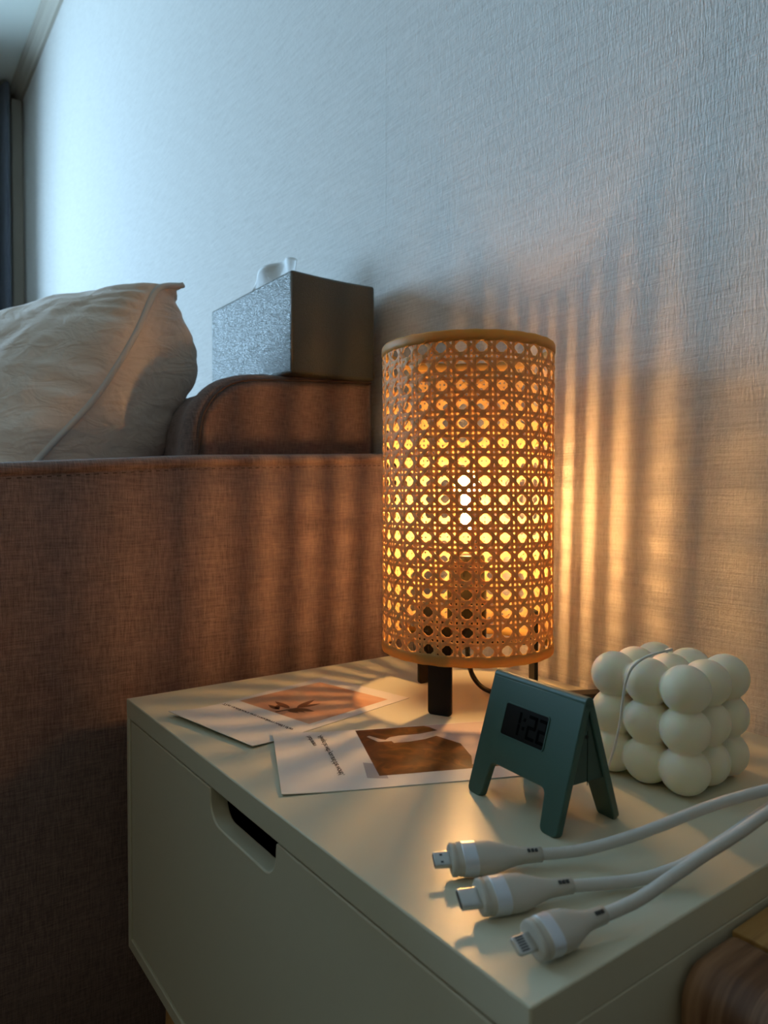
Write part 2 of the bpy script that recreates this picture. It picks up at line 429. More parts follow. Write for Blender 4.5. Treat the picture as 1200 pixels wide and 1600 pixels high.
# ------------------------------------------------------------ tissue box on the back cushion
tb = empty('tissue_box', (-.205, -.0745, .8275), label='grey pebbled leather tissue box standing on the sofa back cushion', cat='tissue box')
bm = bmesh.new(); zb, zt = .8275, .9405; x0, x1, y0, y1 = -.318, -.0935, -.1313, -.0180
def sag(x, y):
    u = (x-x0)/(x1-x0); v = (y-y0)/(y1-y0)
    return -.0030*math.sin(PI*u)*math.sin(PI*v) - .0012*math.sin(PI*v)
NX, NY = 24, 12
P = {}
def V(x, y, z):
    k = (round(x,5), round(y,5), round(z,5))
    if k not in P: P[k] = bm.verts.new((x, y, z))
    return P[k]
gx = [x0+(x1-x0)*i/NX for i in range(NX+1)]; gy = [y0+(y1-y0)*j/NY for j in range(NY+1)]
for i in range(NX):
    for j in range(NY):
        q = [(gx[i],gy[j]),(gx[i+1],gy[j]),(gx[i+1],gy[j+1]),(gx[i],gy[j+1])]
        bm.faces.new([V(x,y,zt+sag(x,y)) for x,y in q]); bm.faces.new([V(x,y,zb) for x,y in q[::-1]])
for i in range(NX):
    for y in (y0, y1): bm.faces.new([V(gx[i],y,zb), V(gx[i+1],y,zb), V(gx[i+1],y,zt+sag(gx[i+1],y)), V(gx[i],y,zt+sag(gx[i],y))])
for j in range(NY):
    for x in (x0, x1): bm.faces.new([V(x,gy[j],zb), V(x,gy[j+1],zb), V(x,gy[j+1],zt+sag(x,gy[j+1])), V(x,gy[j],zt+sag(x,gy[j]))])
obj('body', bm, M['leather'], tb, local=False, bevel=.0035, seg=3, ang=50)
bm = bmesh.new(); tube(bm, [(x1-.0008, y0+.0008, zb+.002), (x1-.0008, y0+.0008, .90), (x1-.0008, y0+.0008, zt-.004)], .0011, 6, up=Vector((1,0,0)))
obj('edge_seam', bm, M['leather_edge'], tb, local=False, smooth=True)
bm = bmesh.new()
prof_s = [Vector((-.205+.045*math.cos(a), -.07+.012*math.sin(a), zt-.0020)) for a in [2*PI*k/24 for k in range(24)]]
extrude_poly(bm, prof_s, Vector((0,0,.0012))); obj('slot', bm, M['dark_inside'], tb, local=False)
# tissue sticking out: a folded fan sheet
bm = bmesh.new(); NA, NR = 40, 14; R_ = []
for k in range(NR+1):
    s = k/NR; row = []
    for i in range(NA+1):
        a = -1+2*i/NA
        wv_ = .0035*math.sin(a*7+1.2)*s*s
        x = -.2520 + a*(.012+(.044 if a < 0 else .034)*math.sin(PI/2*min(1, s*1.35)))
        lf = max(0, -a)**2.5
        z = zt-.004 + .066*s*(1-.50*s*abs((a-.2)/1.2)**3.2)
        y = -.070 + wv_ + .010*s*math.sin(a*2.1+.5) + .003*noise.noise(Vector((a*3, s*3, 2)))
        row.append(Vector((x, y, z)))
    R_.append(row)
va = [[bm.verts.new(p) for p in r] for r in R_]
for k in range(NR):
    for i in range(NA): bm.faces.new((va[k][i], va[k][i+1], va[k+1][i+1], va[k+1][i]))
o = obj('tissue', bm, M['tissue'], None, smooth=True)
tag(o, 'white crumpled tissue poking out of the leather box top', 'tissue')
so = o.modifiers.new('s', 'SOLIDIFY'); so.thickness = .0004

# ------------------------------------------------------------ nightstand
ZT = .52
NSW, NSD, ZB = .4507, .340, .309
ns = empty('nightstand', (NSW/2, -NSD/2, 0), label='cream lacquered nightstand with a notched drawer, wall side right of sofa', cat='nightstand')
def nsp(name, bm, m, **k): return obj(name, bm, m, ns, local=False, **k)
T = .0155
bm = bmesh.new()     # carcass: top, bottom, sides and back, one shell
box(bm, 0, NSW, -NSD, -.002, ZT-T, ZT)
nsp('top', bm, M['paint'], bevel=.0008)
nsp('side_panel', bx(0, .0066, -NSD, -.002, ZB, ZT-T), M['paint'], bevel=.0006)
nsp('side_panel', bx(NSW-.0105, NSW, -NSD, -.002, ZB, ZT-T), M['paint'], bevel=.0006)
nsp('bottom_panel', bx(.0066, NSW-.0105, -NSD, -.002, ZB, ZB+.0095), M['paint'], bevel=.0006)
nsp('back_panel', bx(.0066, NSW-.0105, -.010, -.002, ZB+.0095, ZT-T), M['paint'])
# drawer with notch
dx0, dx1, dz0, dz1 = .0084, NSW-.0123, ZB+.0112, ZT-T-.0022
nx0, nx1, nz = .1755, .2668, .4815
yf = -NSD+.0012
pts = [(dx0,dz0),(dx1,dz0),(dx1,dz1),(nx1,dz1)]
R1 = .014
pts += [(nx1-.0008, dz1-.005)]
pts += [(nx1-.0008-R1+R1*math.cos(a), nz+R1-R1*math.sin(a)) for a in [PI/2*k/8 for k in range(9)]]
pts += [(nx0+.0008+R1-R1*math.sin(a), nz+R1-R1*math.cos(a)) for a in [PI/2*k/8 for k in range(9)]]
pts += [(nx0+.0008, dz1-.005), (nx0, dz1), (dx0, dz1)]
dr = nsp('drawer', bmesh.new(), M['drawer'])
bpy.data.objects.remove(dr)
bm = bmesh.new(); extrude_poly(bm, [(x, yf, z) for x, z in pts], Vector((0,.012,0)))
dr = nsp('drawer_front', bm, M['drawer'], bevel=.0009, seg=2, ang=30)
bm = bmesh.new(); box(bm, dx0+.01, dx0+.022, yf+.012, -.02, dz0+.01, dz1-.02); box(bm, dx1-.022, dx1-.01, yf+.012, -.02, dz0+.01, dz1-.02)
box(bm, dx0+.022, dx1-.022, yf+.012, -.02, dz0+.01, dz0+.016); box(bm, dx0+.022, dx1-.022, -.032, -.02, dz0+.016, dz1-.02)
nsp('drawer_box', bm, M['dark_inside'])
for x, y, sx, sy in ((.040,-.300,-1,-1),(NSW-.040,-.300,1,-1),(.040,-.045,-1,1),(NSW-.040,-.045,1,1)):
    bm = bmesh.new(); n = 20
    loft(bm, [[(x+sx*(.030*(1-s))+r*math.cos(2*PI*k/n), y+sy*(.012*(1-s))+r*math.sin(2*PI*k/n), ZB*s) for k in range(n)] for s, r in ((0,.010),(.5,.0145),(1,.019))])
    nsp('leg', bm, M['leg_wood'], smooth=True)

# ------------------------------------------------------------ lamp
LC = Vector((.1642, -.1056, 0)); LR = .0705; SZ0, SZ1 = .5612, .8135
lamp = empty('table_lamp', (LC.x, LC.y, ZT), label='lit table lamp with woven cane cylinder shade on three black metal legs', cat='lamp')
NC, NRW = 29, 17; zr0, zr1 = .5735, .8008; pz = (zr1-zr0)/(NRW-1)
view = math.atan2(CAM.y-LC.y, CAM.x-LC.x)
TWIST = .080                    # the weave leans a little
def th0(z): return view - math.radians(3.9) + TWIST*(z-zr1)/(zr0-zr1)
dth = 2*PI/NC
zlo, zhi = SZ0+.004, SZ1-.004
def cyl(a, z, r): return (LC.x+r*math.cos(a), LC.y+r*math.sin(a), z)
def ribbon(bm, path, wdt, th):
    """path: list of (s=angle*R, z, radial offset); flat box-section ribbon bent round the cylinder"""
    rings = []
    for i, (s, z, ro) in enumerate(path):
        a = path[max(i-1,0)]; b = path[min(i+1,len(path)-1)]
        d = Vector((b[0]-a[0], b[1]-a[1])).normalized(); n_ = Vector((-d.y, d.x))*wdt/2
        q = []
        for sg, rr in ((1,-th/2),(1,th*.2),(.45,th/2),(-.45,th/2),(-1,th*.2),(-1,-th/2)):
            q.append(cyl((s+n_.x*sg)/LR+th0(z), min(max(z+n_.y*sg, zlo), zhi), LR+ro+rr))
        rings.append(q)
    loft(bm, rings)
bm = bmesh.new()
pS = dth*LR
def rrange(a, b, n): return [a+(b-a)*k/n for k in range(n+1)]
jit = lambda s: random.uniform(-s, s)
for c in range(NC):             # vertical pairs between hole columns
    for dlt in (-.0020, .0020):
        j = jit(.00012); ph = 0 if dlt > 0 else PI
        ribbon(bm, [((c+.5)*pS+dlt+j, z, .00022*math.sin(2*PI*(z-zr0)/pz+ph)) for z in rrange(zlo, zhi, NRW*4)], .00262, .00045)
for r in range(NRW+1):          # horizontal pairs between rows
    zc = zr0+(r-.5)*pz
    for dlt in (-.00205, .00205):
        z = zc+dlt
        if not zlo < z < zhi: continue
        j = jit(.00012); ph = PI/2 if dlt > 0 else -PI/2
        ribbon(bm, [(k/4*pS, z+j, .00022*math.sin(2*PI*k/4+ph)) for k in range(NC*4+1)], .00245, .00045)
for sg in (-1, 1):              # diagonals through the middles of the cell edges
    for c in range(NC):
        path = []
        nst = NRW*4+4
        for k in range(nst+1):
            row = -.75+(NRW+.5)*k/nst           # in cells, measured from the first row of holes
            s = (c+.5+sg*row)*pS; z = zr0+row*pz
            if z < zlo-.002 or z > zhi+.002: continue
            # between vertical neighbours row is n+.5, between horizontal neighbours row is n
            ro = .00075*math.cos(2*PI*row)*(-sg)*1.15
            path.append((s, z, ro))
        ribbon(bm, path, .00305, .0004)
shade = obj('cane_weave', bm, M['cane'], lamp, local=False)
shade['kind'] = 'stuff'
for z0, z1, r in ((SZ0, SZ0+.0085, LR+.0008), (SZ1-.0085, SZ1, LR+.0008)):
    bm = bmesh.new()
    pr = [(LR-.0012,z0+.001),(LR-.0002,z0),(r+.0002,z0+.0006),(r+.0006,z0+.003),(r+.0004,z1-.0015),(r-.0004,z1),(LR-.0012,z1)]
    n = 96; R_ = []
    for k in range(n):
        a = 2*PI*k/n; R_.append([bm.verts.new(cyl(a, z+.0002*math.sin(k*1.7), rr)) for rr, z in pr])
    for k in range(n):
        A, B = R_[k], R_[(k+1)%n]
        for i in range(len(pr)): bm.faces.new((A[i], A[(i+1)%len(pr)], B[(i+1)%len(pr)], B[i]))
    obj('shade_rim', bm, M['cane_band'], lamp, local=False, smooth=True)
ang0 = math.atan2(-.1561-LC.y, .1893-LC.x)
for k in range(3):
    a = ang0 + 2*PI*k/3; er = Vector((math.cos(a), math.sin(a), 0)); et = Vector((-er.y, er.x, 0)); ez = Vector((0,0,1))
    bm = bmesh.new(); c = LC+er*.0570; wd = .0195; rr = .003
    zt_ = .594
    poly = [(wd/2, zt_), (-wd/2, zt_)]
    poly += [(-wd/2+rr-rr*math.cos(q), ZT+rr-rr*math.sin(q)) for q in rrange(0, PI/2, 5)]
    poly += [(wd/2-rr+rr*math.sin(q), ZT+rr-rr*math.cos(q)) for q in rrange(0, PI/2, 5)]
    extrude_poly(bm, [c-er*.0016+et*s+ez*z for s, z in poly], er*.0032)
    obj('leg', bm, M['black'], lamp, local=False, bevel=.0004)
    bm = bmesh.new(); obox(bm, LC+er*.030+ez*.5665, er, et, ez, .056, .012, .003)
    obj('shade_support', bm, M['black'], lamp, local=False, bevel=.0004)
bm = bmesh.new(); lathe(bm, [(.004,.5652),(.0150,.5652),(.0165,.567),(.0165,.614),(.0150,.616),(.0150,.638),(.0138,.6405),(.0070,.6405)], (LC.x, LC.y, 0), 32)
obj('bulb_socket', bm, M['black_plastic'], lamp, local=False, smooth=False, bevel=.0004)
bm = bmesh.new(); lathe(bm, [(.0068,.6408),(.0068,.645),(.0082,.652),(.0100,.664),(.0112,.677),(.0112,.694)], (LC.x, LC.y, 0), 32, cap=False)
bulb = obj('bulb', bm, M['glass'], lamp, local=False, smooth=True)
bm = bmesh.new(); lathe(bm, [(.0112,.694),(.0104,.701),(.0084,.7070),(.0050,.7110),(.0008,.7125)], (LC.x, LC.y, 0), 32, cap=False)  # added milky cap, softens the light leaving through the shade's open top
obj('added_diffuser', bm, M['opal'], bulb); bpy.data.objects['added_diffuser'].data.transform(Matrix.Translation(-Vector((LC.x, LC.y, ZT))))
bm = bmesh.new(); lathe(bm, [(.0035,.662),(.0050,.664),(.0050,.696),(.0035,.698)], (LC.x, LC.y, 0), 12)
obj('filament', bm, M['filament'], bulb, local=True); bpy.data.objects['filament'].data.transform(Matrix.Translation(-Vector((LC.x, LC.y, ZT))))
bm = bmesh.new()
tube(bm, catmull([(.1640,-.1050,.566),(.1612,-.1020,.560),(.1575,-.0975,.550),(.1568,-.0925,.536),(.1620,-.0880,.5265),(.1712,-.0845,.5228),(.1850,-.0800,.5225),(.2010,-.0720,.5225),(.2130,-.0560,.5225),(.2195,-.0425,.5235)], 6), .0022, 8)
obj('power_cord', bm, M['black_plastic'], lamp, local=False, smooth=True)
bm = bmesh.new(); ed = Vector((.44,.90,0)).normalized(); pr_ = Vector((ed.y,-ed.x,0))
obox(bm, Vector((.2305,-.0125,.5235))-ed*.026+pr_*.0075, ed, pr_, Vector((0,0,1)), .052, .015, .0066)
obj('inline_switch', bm, M['black_plastic'], lamp, local=False, bevel=.0012)

# ------------------------------------------------------------ cards
def card(name, label, P2, P1, L_, lift):
    """P2 -> P1 is the short near edge, the card runs L_ away from it"""
    P1 = Vector((*P1, 0)); P2 = Vector((*P2, 0)); ex = (P1-P2); W = ex.length; ex.normalize()
    ey = Vector((-ex.y, ex.x, 0))
    if ey.y < 0: ey = -ey
    def f(s, t_, dz=0):
        p = P2+ex*s+ey*t_; p.z = ZT+.0006+lift(s/W, t_/L_)+dz; return p
    def inv(x, y): d = Vector((x, y, 0))-P2; return d.dot(ex), d.dot(ey)
    root = empty(name, P2+Vector((0,0,ZT)), label=label, cat='card', group='printed cards on the nightstand')
    bm = bmesh.new(); nx, ny = 16, 24
    top = [[bm.verts.new(f(W*i/nx, L_*j/ny)) for j in range(ny+1)] for i in range(nx+1)]
    bot = [[bm.verts.new(f(W*i/nx, L_*j/ny, -.00045)) for j in range(ny+1)] for i in range(nx+1)]
    for i in range(nx):
        for j in range(ny):
            bm.faces.new((top[i][j], top[i+1][j], top[i+1][j+1], top[i][j+1])); bm.faces.new((bot[i][j], bot[i][j+1], bot[i+1][j+1], bot[i+1][j]))
    for i in range(nx):
        for j in (0, ny): bm.faces.new((top[i][j], top[i+1][j], bot[i+1][j], bot[i][j]))
    for j in range(ny):
        for i in (0, nx): bm.faces.new((top[i][j], top[i][j+1], bot[i][j+1], bot[i][j]))
    obj('sheet', bm, M['paper'], root, local=False, smooth=False)
    return root, f, inv, W
def printed(name, root, f, inv, pts, m, dz, world=True):
    """flat shape: polygon triangulated finely so it follows the card"""
    q = [inv(*p) if world else p for p in pts]
    bm = bmesh.new(); vs = [bm.verts.new(f(s, t_, dz)) for s, t_ in q]
    fc = bm.faces.new(vs)
    r = bmesh.ops.triangulate(bm, faces=[fc])
    return obj(name, bm, m, root, local=False)
def handwriting(root, f, s0, t0, s1, t1, text, size, lab=None, squeeze=None):
    """slanted lettering running from (s0,t0) to (s1,t1) on the card"""
    cu = bpy.data.curves.new('lettering', 'FONT'); cu.body = text; cu.size = 1; cu.shear = .45; cu.space_character = .82; cu.offset = .006
    o = bpy.data.objects.new('lettering', cu); COL.objects.link(o)
    dg = bpy.context.evaluated_depsgraph_get(); me = bpy.data.meshes.new_from_object(o.evaluated_get(dg))
    bpy.data.objects.remove(o)
    xs_ = [v.co.x for v in me.vertices]; wdt = max(xs_)-min(xs_)
    d = Vector((s1-s0, t1-t0)); Ln = d.length; d.normalize(); up = Vector((-d.y, d.x))
    if squeeze: up = up*squeeze
    for v in me.vertices:
        a = (v.co.x-min(xs_))/wdt*Ln; b = v.co.y*size
        p = f(s0+d.x*a+up.x*b, t0+d.y*a+up.y*b, .00014); v.co = p-root.location
    me.materials.clear(); me.materials.append(M['ink'])
    ob = bpy.data.objects.new('lettering', me); COL.objects.link(ob); ob.parent = root
    return ob
def pic_mat(name, stops, scale, rot=(0,0,0), rough=.35, dist=.6):
    m = mat(name, (.5,.3,.2), rough); t = NT(m)
    t.l(t.ramp(t.noise(scale, 1, 4, rot=rot, dist=dist), stops), t.b.inputs['Base Color']); return m
M['pic_sky'] = pic_mat('print_sunset', [(.3,(.44,.22,.14)),(.5,(.60,.33,.20)),(.62,(.68,.42,.27)),(.75,(.50,.28,.22))], (14,30,14))
M['pic_leaf'] = mat('print_leaf', (.13,.048,.018), .4)
M['pic_fur'] = pic_mat('print_fur', [(.3,(.025,.007,.003)),(.5,(.09,.028,.008)),(.72,(.26,.10,.022))], (60,60,60), dist=1.2)
M['pic_white'] = pic_mat('print_white', [(.3,(.55,.42,.33)),(.6,(.70,.58,.48))], (50,50,50))
M['card_pale'] = pic_mat('pale_area', [(.3,(.48,.37,.34)),(.7,(.60,.48,.43))], (30,30,30))
M['card_grey'] = mat('flat_grey', (.42,.38,.38), .5)

l1 = lambda s, t_: .0032*max(0, 1-t_/.30)**2*(1-.75*(1-s))**1 + .0012*max(0, 1-t_/.2)**2
c1, f1, i1, W1 = card('photo_card', 'printed card with a leafy sprig on an orange picture, nearer the sofa', (.1731,-.3078), (.0715,-.3293), .1635, l1)
printed('picture', c1, f1, i1, [(.1505,-.2508),(.1330,-.1653),(.0520,-.1827),(.0640,-.2670)], M['pic_sky'], .00008)
def leaf(x, y, a, L_, wd, tip=0):
    d = Vector((math.cos(a), math.sin(a))); n_ = Vector((-d.y, d.x)); out = []
    for k in range(13):
        s = k/12; out.append(Vector((x, y))+d*L_*s+n_*wd*math.sin(PI*s**.8))
    for k in range(11, 0, -1):
        s = k/12; out.append(Vector((x, y))+d*L_*s-n_*wd*math.sin(PI*s**.8))
    return out
bx_, by_ = .1040, -.2510
leaves = [((.1075,-.2440),(.0830,-.2440),.0032),((.1090,-.2380),(.0980,-.2150),.0030),((.1100,-.2370),(.1105,-.2165),.0026),
          ((.1100,-.2400),(.1265,-.2320),.0034),((.1080,-.2440),(.1245,-.2390),.0028),((.1060,-.2520),(.0880,-.2530),.0026),((.1100,-.2470),(.1230,-.2440),.0026),((.1040,-.2530),(.0930,-.2470),.0022)]
for (a, b_, wd) in leaves:
    d = Vector(b_)-Vector(a); printed('leaf', c1, f1, i1, [tuple(p) for p in leaf(a[0], a[1], math.atan2(d.y, d.x), d.length, wd)], M['pic_leaf'], .00016)
printed('stem', c1, f1, i1, [(.1075,-.2570),(.1105,-.2575),(.1118,-.2450),(.1105,-.2360),(.1090,-.2362),(.1090,-.2450)], M['pic_leaf'], .00012)
sa = i1(.0640,-.2795); sb = i1(.1545,-.2655)
handwriting(c1, f1, sa[0], sa[1], sb[0], sb[1], 'The outdoors are modern with the', .0052)

l2 = lambda s, t_: .0030*max(0, 1-t_/.25)**2*(.35+.65*s)
c2, f2, i2, W2 = card('photo_card', 'printed card with a white animal lying on brown fur, partly behind the green clock', (.2525,-.3276), (.1570,-.2845), .160, l2)
pw = [(.1833,-.2315),(.2617,-.2662),(.3035,-.1720),(.2245,-.1370)]
printed('picture', c2, f2, i2, pw, M['pic_fur'], .00008)
printed('card_shape', c2, f2, i2, [(.1990,-.2325),(.2125,-.2320),(.2165,-.2235),(.2205,-.2245),(.2250,-.2130),(.2270,-.2020),(.2262,-.1915),(.2225,-.1790),(.2178,-.1830),(.2160,-.1990),(.2105,-.2125),(.2095,-.2200),(.2120,-.2255),(.2085,-.2275),(.1985,-.2298)], M['pic_white'], .00014)
printed('card_shape', c2, f2, i2, [(.2262,-.1915),(.2480,-.1880),(.2700,-.1985),(.2810,-.2080),(.3035,-.1720),(.2245,-.1370),(.2035,-.1850),(.2085,-.1830),(.2178,-.1830),(.2190,-.1900)], M['card_pale'], .00012)  # pale area over the far end of the picture
printed('grey_patch', c2, f2, i2, [(.2378,-.2620),(.2600,-.2740),(.2680,-.2640),(.2470,-.2540)], M['card_grey'], .00006)  # flat grey parallelogram at the near corner of the picture
sa = i2(.1772,-.2560); sb = i2(.2480,-.2825)
handwriting(c2, f2, sa[0], sa[1], sb[0], sb[1], 'Always be with you and the world ,', .0056)
sa = i2(.1745,-.2640); sb = i2(.1945,-.2700)
handwriting(c2, f2, sa[0], sa[1], sb[0], sb[1], 'hadmirem', .0052)

# ------------------------------------------------------------ clock
CU = Vector((.9960,-.0890,0)).normalized(); CW = .0715; CD = .0465; CH = .0746
Rf = Vector((.3778,-.2424,ZT)); Lf = Rf-CU*CW
ck = empty('desk_clock', Lf, math.atan2(CU.y, CU.x), label='dark green folding desk clock shaped like a letter A with black screen', cat='clock')
def cobj(name, bm, m, **k): return obj(name, bm, m, ck, **k)
th = .0042
def panel(flip):
    """leaning board in local axes: x across, v up along the slope"""
    base = Vector((0, 0, 0)) if not flip else Vector((0, CD, 0)); apex = Vector((0, CD/2, CH))
    vv = (apex-base); LV = vv.length; vv.normalize(); ex = Vector((1,0,0)); nn = ex.cross(vv).normalized()
    if (nn.y > 0) != flip: nn = -nn                     # outward
    return base, vv, LV, ex, nn
def arch_pts(W, LV):
    r = .0035; q = .0125; h = .0205; out = []
    def arc(cx, cy_, rad, a0, a1, n=5): return [(cx+rad*math.cos(a0+(a1-a0)*k/n), cy_+rad*math.sin(a0+(a1-a0)*k/n)) for k in range(n+1)]
    out += arc(r, r, r, PI, 1.5*PI); out += arc(q-.001-r+.001, r, r, 1.5*PI, 2*PI)
    out += arc(q+.0015+r, h-r, r, PI, PI/2)[0:]
    out += arc(W-q-.0015-r, h-r, r, PI/2, 0)
    out += arc(W-q+r, r, r, PI, 1.5*PI); out += arc(W-r, r, r, 1.5*PI, 2*PI)
    out += [(W, LV), (0, LV)]
    return out
for flip in (False, True):
    base, vv, LV, ex, nn = panel(flip)
    bm = bmesh.new(); extrude_poly(bm, [base+ex*x+vv*y - nn*0 for x, y in arch_pts(CW, LV-.0102)], -nn*th)
    cobj('front_panel' if not flip else 'rear_panel', bm, M['green'] , bevel=.0006, ang=50)
# rounded ridge
bm = bmesh.new(); n = 24; rad = .0030
cyy = CD/2; czz = CH-rad/math.sin(math.atan(CD/2/CH))
rings = [[(x, cyy+rad*math.cos(PI*2*k/n), czz+rad*math.sin(PI*2*k/n)) for k in range(n)] for x in (0, CW)]
loft(bm, rings); cobj('ridge', bm, M['green'], bevel=.0004, ang=60)
# body between the panels
bm = bmesh.new(); s0 = .335
def ins(v, flip):
    base, vv, LV, ex, nn = panel(flip); return base+vv*LV*v-nn*(th-.0002)
tri = [ins(s0, False), ins(s0, True), ins(.80, True), ins(.80, False)]
extrude_poly(bm, [Vector((.0015, p.y, p.z)) for p in tri], Vector((CW-.003, 0, 0)))
body = cobj('body', bm, M['green_in'], bevel=.0005)
bm = bmesh.new(); lathe(bm, [(.0011,0),(.0011,.0006)], (0,0,0), 16)
bmesh.ops.rotate(bm, verts=bm.verts[:], cent=(0,0,0), matrix=Matrix.Rotation(PI/2, 3, 'Y'))
bmesh.ops.translate(bm, verts=bm.verts[:], vec=(CW-.0018, CD/2-.0005, .0470)); cobj('button', bm, M['black_plastic'])
bm = bx(CW-.00155, CW-.00140, CD/2-.0002, CD/2+.0002, .022, .050); cobj('body_seam', bm, M['lcd_seg'])
# screen
base, vv, LV, ex, nn = panel(False)
def scr(x, v, d=0): return base+ex*x+vv*v+nn*d
su0, su1, sv0, sv1 = .0165, .0500, .0375, .0550
def rr_poly(x0, x1, y0, y1, r, n=4):
    o_ = []
    for cx, cy_, a0 in ((x0+r,y0+r,PI),(x1-r,y0+r,1.5*PI),(x1-r,y1-r,0),(x0+r,y1-r,PI/2)):
        o_ += [(cx+r*math.cos(a0+PI/2*k/n), cy_+r*math.sin(a0+PI/2*k/n)) for k in range(n+1)]
    return o_
def frame_ring(bm, outer, inner, d0, d1):
    A = [bm.verts.new(scr(x, v, d1)) for x, v in outer]; B = [bm.verts.new(scr(x, v, d1)) for x, v in inner]
    A0 = [bm.verts.new(scr(x, v, d0)) for x, v in outer]; B0 = [bm.verts.new(scr(x, v, d0)) for x, v in inner]; n = len(A)
    for i in range(n):
        j = (i+1) % n
        bm.faces.new((A[i],A[j],B[j],B[i])); bm.faces.new((A[i],A0[i],A0[j],A[j])); bm.faces.new((B[i],B[j],B0[j],B0[i]))
bm = bmesh.new(); frame_ring(bm, rr_poly(su0-.0007, su1+.0007, sv0-.0007, sv1+.0007, .0018), rr_poly(su0, su1, sv0, sv1, .0011), -.0004, .00045)
cobj('screen_bezel', bm, M['green'])
bm = bmesh.new(); extrude_poly(bm, [scr(x, v, .0001) for x, v in rr_poly(su0, su1, sv0, sv1, .0011)], nn*.00008)
screen = cobj('screen', bm, M['lcd'])
bm = bmesh.new()
def segs(x, w_, h_, which, v0):
    t_ = .0017; g = .0002
    S_ = {'a': (x+g, x+w_-g, v0+h_-t_, v0+h_), 'd': (x+g, x+w_-g, v0, v0+t_), 'g': (x+g, x+w_-g, v0+h_/2-t_/2, v0+h_/2+t_/2),
          'f': (x, x+t_, v0+h_/2+g, v0+h_-g), 'e': (x, x+t_, v0+g, v0+h_/2-g), 'b': (x+w_-t_, x+w_, v0+h_/2+g, v0+h_-g), 'c': (x+w_-t_, x+w_, v0+g, v0+h_/2-g)}
    for k in which:
        a0, a1, b0, b1 = S_[k]; a1 = min(a1, su1-.0004)
        if a1 > a0: extrude_poly(bm, [scr(p, q+.0, .00022) for p, q in ((a0,b0),(a1,b0),(a1,b1),(a0,b1))], nn*.00008)
v0 = .0397; hh_ = .0130
segs(.0277, .0024, hh_, 'bc', v0)                 # 1
for q in (.30, .66):                              # colon
    extrude_poly(bm, [scr(x, v, .00022) for x, v in ((.0320,v0+hh_*q),(.0338,v0+hh_*q),(.0338,v0+hh_*q+.0018),(.0320,v0+hh_*q+.0018))], nn*.00008)
segs(.0357, .0068, hh_, 'abged', v0); segs(.0439, .0068, hh_, 'abged', v0)
o = obj('digits', bm, M['lcd_seg'], screen)

# ------------------------------------------------------------ bubble candle
ca = math.radians(4); e1 = Vector((-math.cos(ca), -math.sin(ca)*.6, 0)).normalized(); e2 = Vector((-e1.y*-1, e1.x*-1, 0)); e2 = Vector((e1.y, -e1.x, 0))
if e2.y < 0: e2 = -e2
br, sp = .0139, .0231
F0 = Vector((.3845, -.1405, ZT+br))
cd = empty('bubble_candle', F0+e1*sp+e2*sp-Vector((0,0,br)), label='cream wax candle shaped as a cube of stacked balls', cat='candle')
bm = bmesh.new()
for i in range(3):
    for j in range(3):
        for k in range(3):
            c = F0+e1*sp*i+e2*sp*j+Vector((0,0,sp*k))
            bmesh.ops.create_icosphere(bm, subdivisions=4, radius=br, matrix=Matrix.Translation(c) @ Matrix.Diagonal((1.0,1.0,.965 if 0 else 1.0,1)))
wx = obj('wax_body', bm, M['wax'], cd, local=False, smooth=True)
rm = wx.modifiers.new('remesh', 'REMESH'); rm.mode = 'VOXEL'; rm.voxel_size = .0009; rm.use_smooth_shade = True
sm = wx.modifiers.new('smooth', 'SMOOTH'); sm.factor = .5; sm.iterations = 5
tc_ = F0+e1*sp+e2*sp+Vector((0,0,2*sp+br))
bm = bmesh.new()
wk = [tc_-Vector((0,0,.002)), tc_+Vector((-.001,-.002,.0015)), (.3705,-.1330,.5995), (.3650,-.1480,.5965), (.3607,-.1560,.5905), (.3575,-.1580,.5811), (.3562,-.1585,.5715), (.3540,-.1585,.5560), (.3508,-.1590,.5411), (.3475,-.1600,.5290), (.3460,-.1605,.5212)]
tube(bm, catmull(wk, 6), .00078, 8, up=Vector((.3,1,.2)))
obj('wick', bm, M['wick'], cd, local=False, smooth=True)

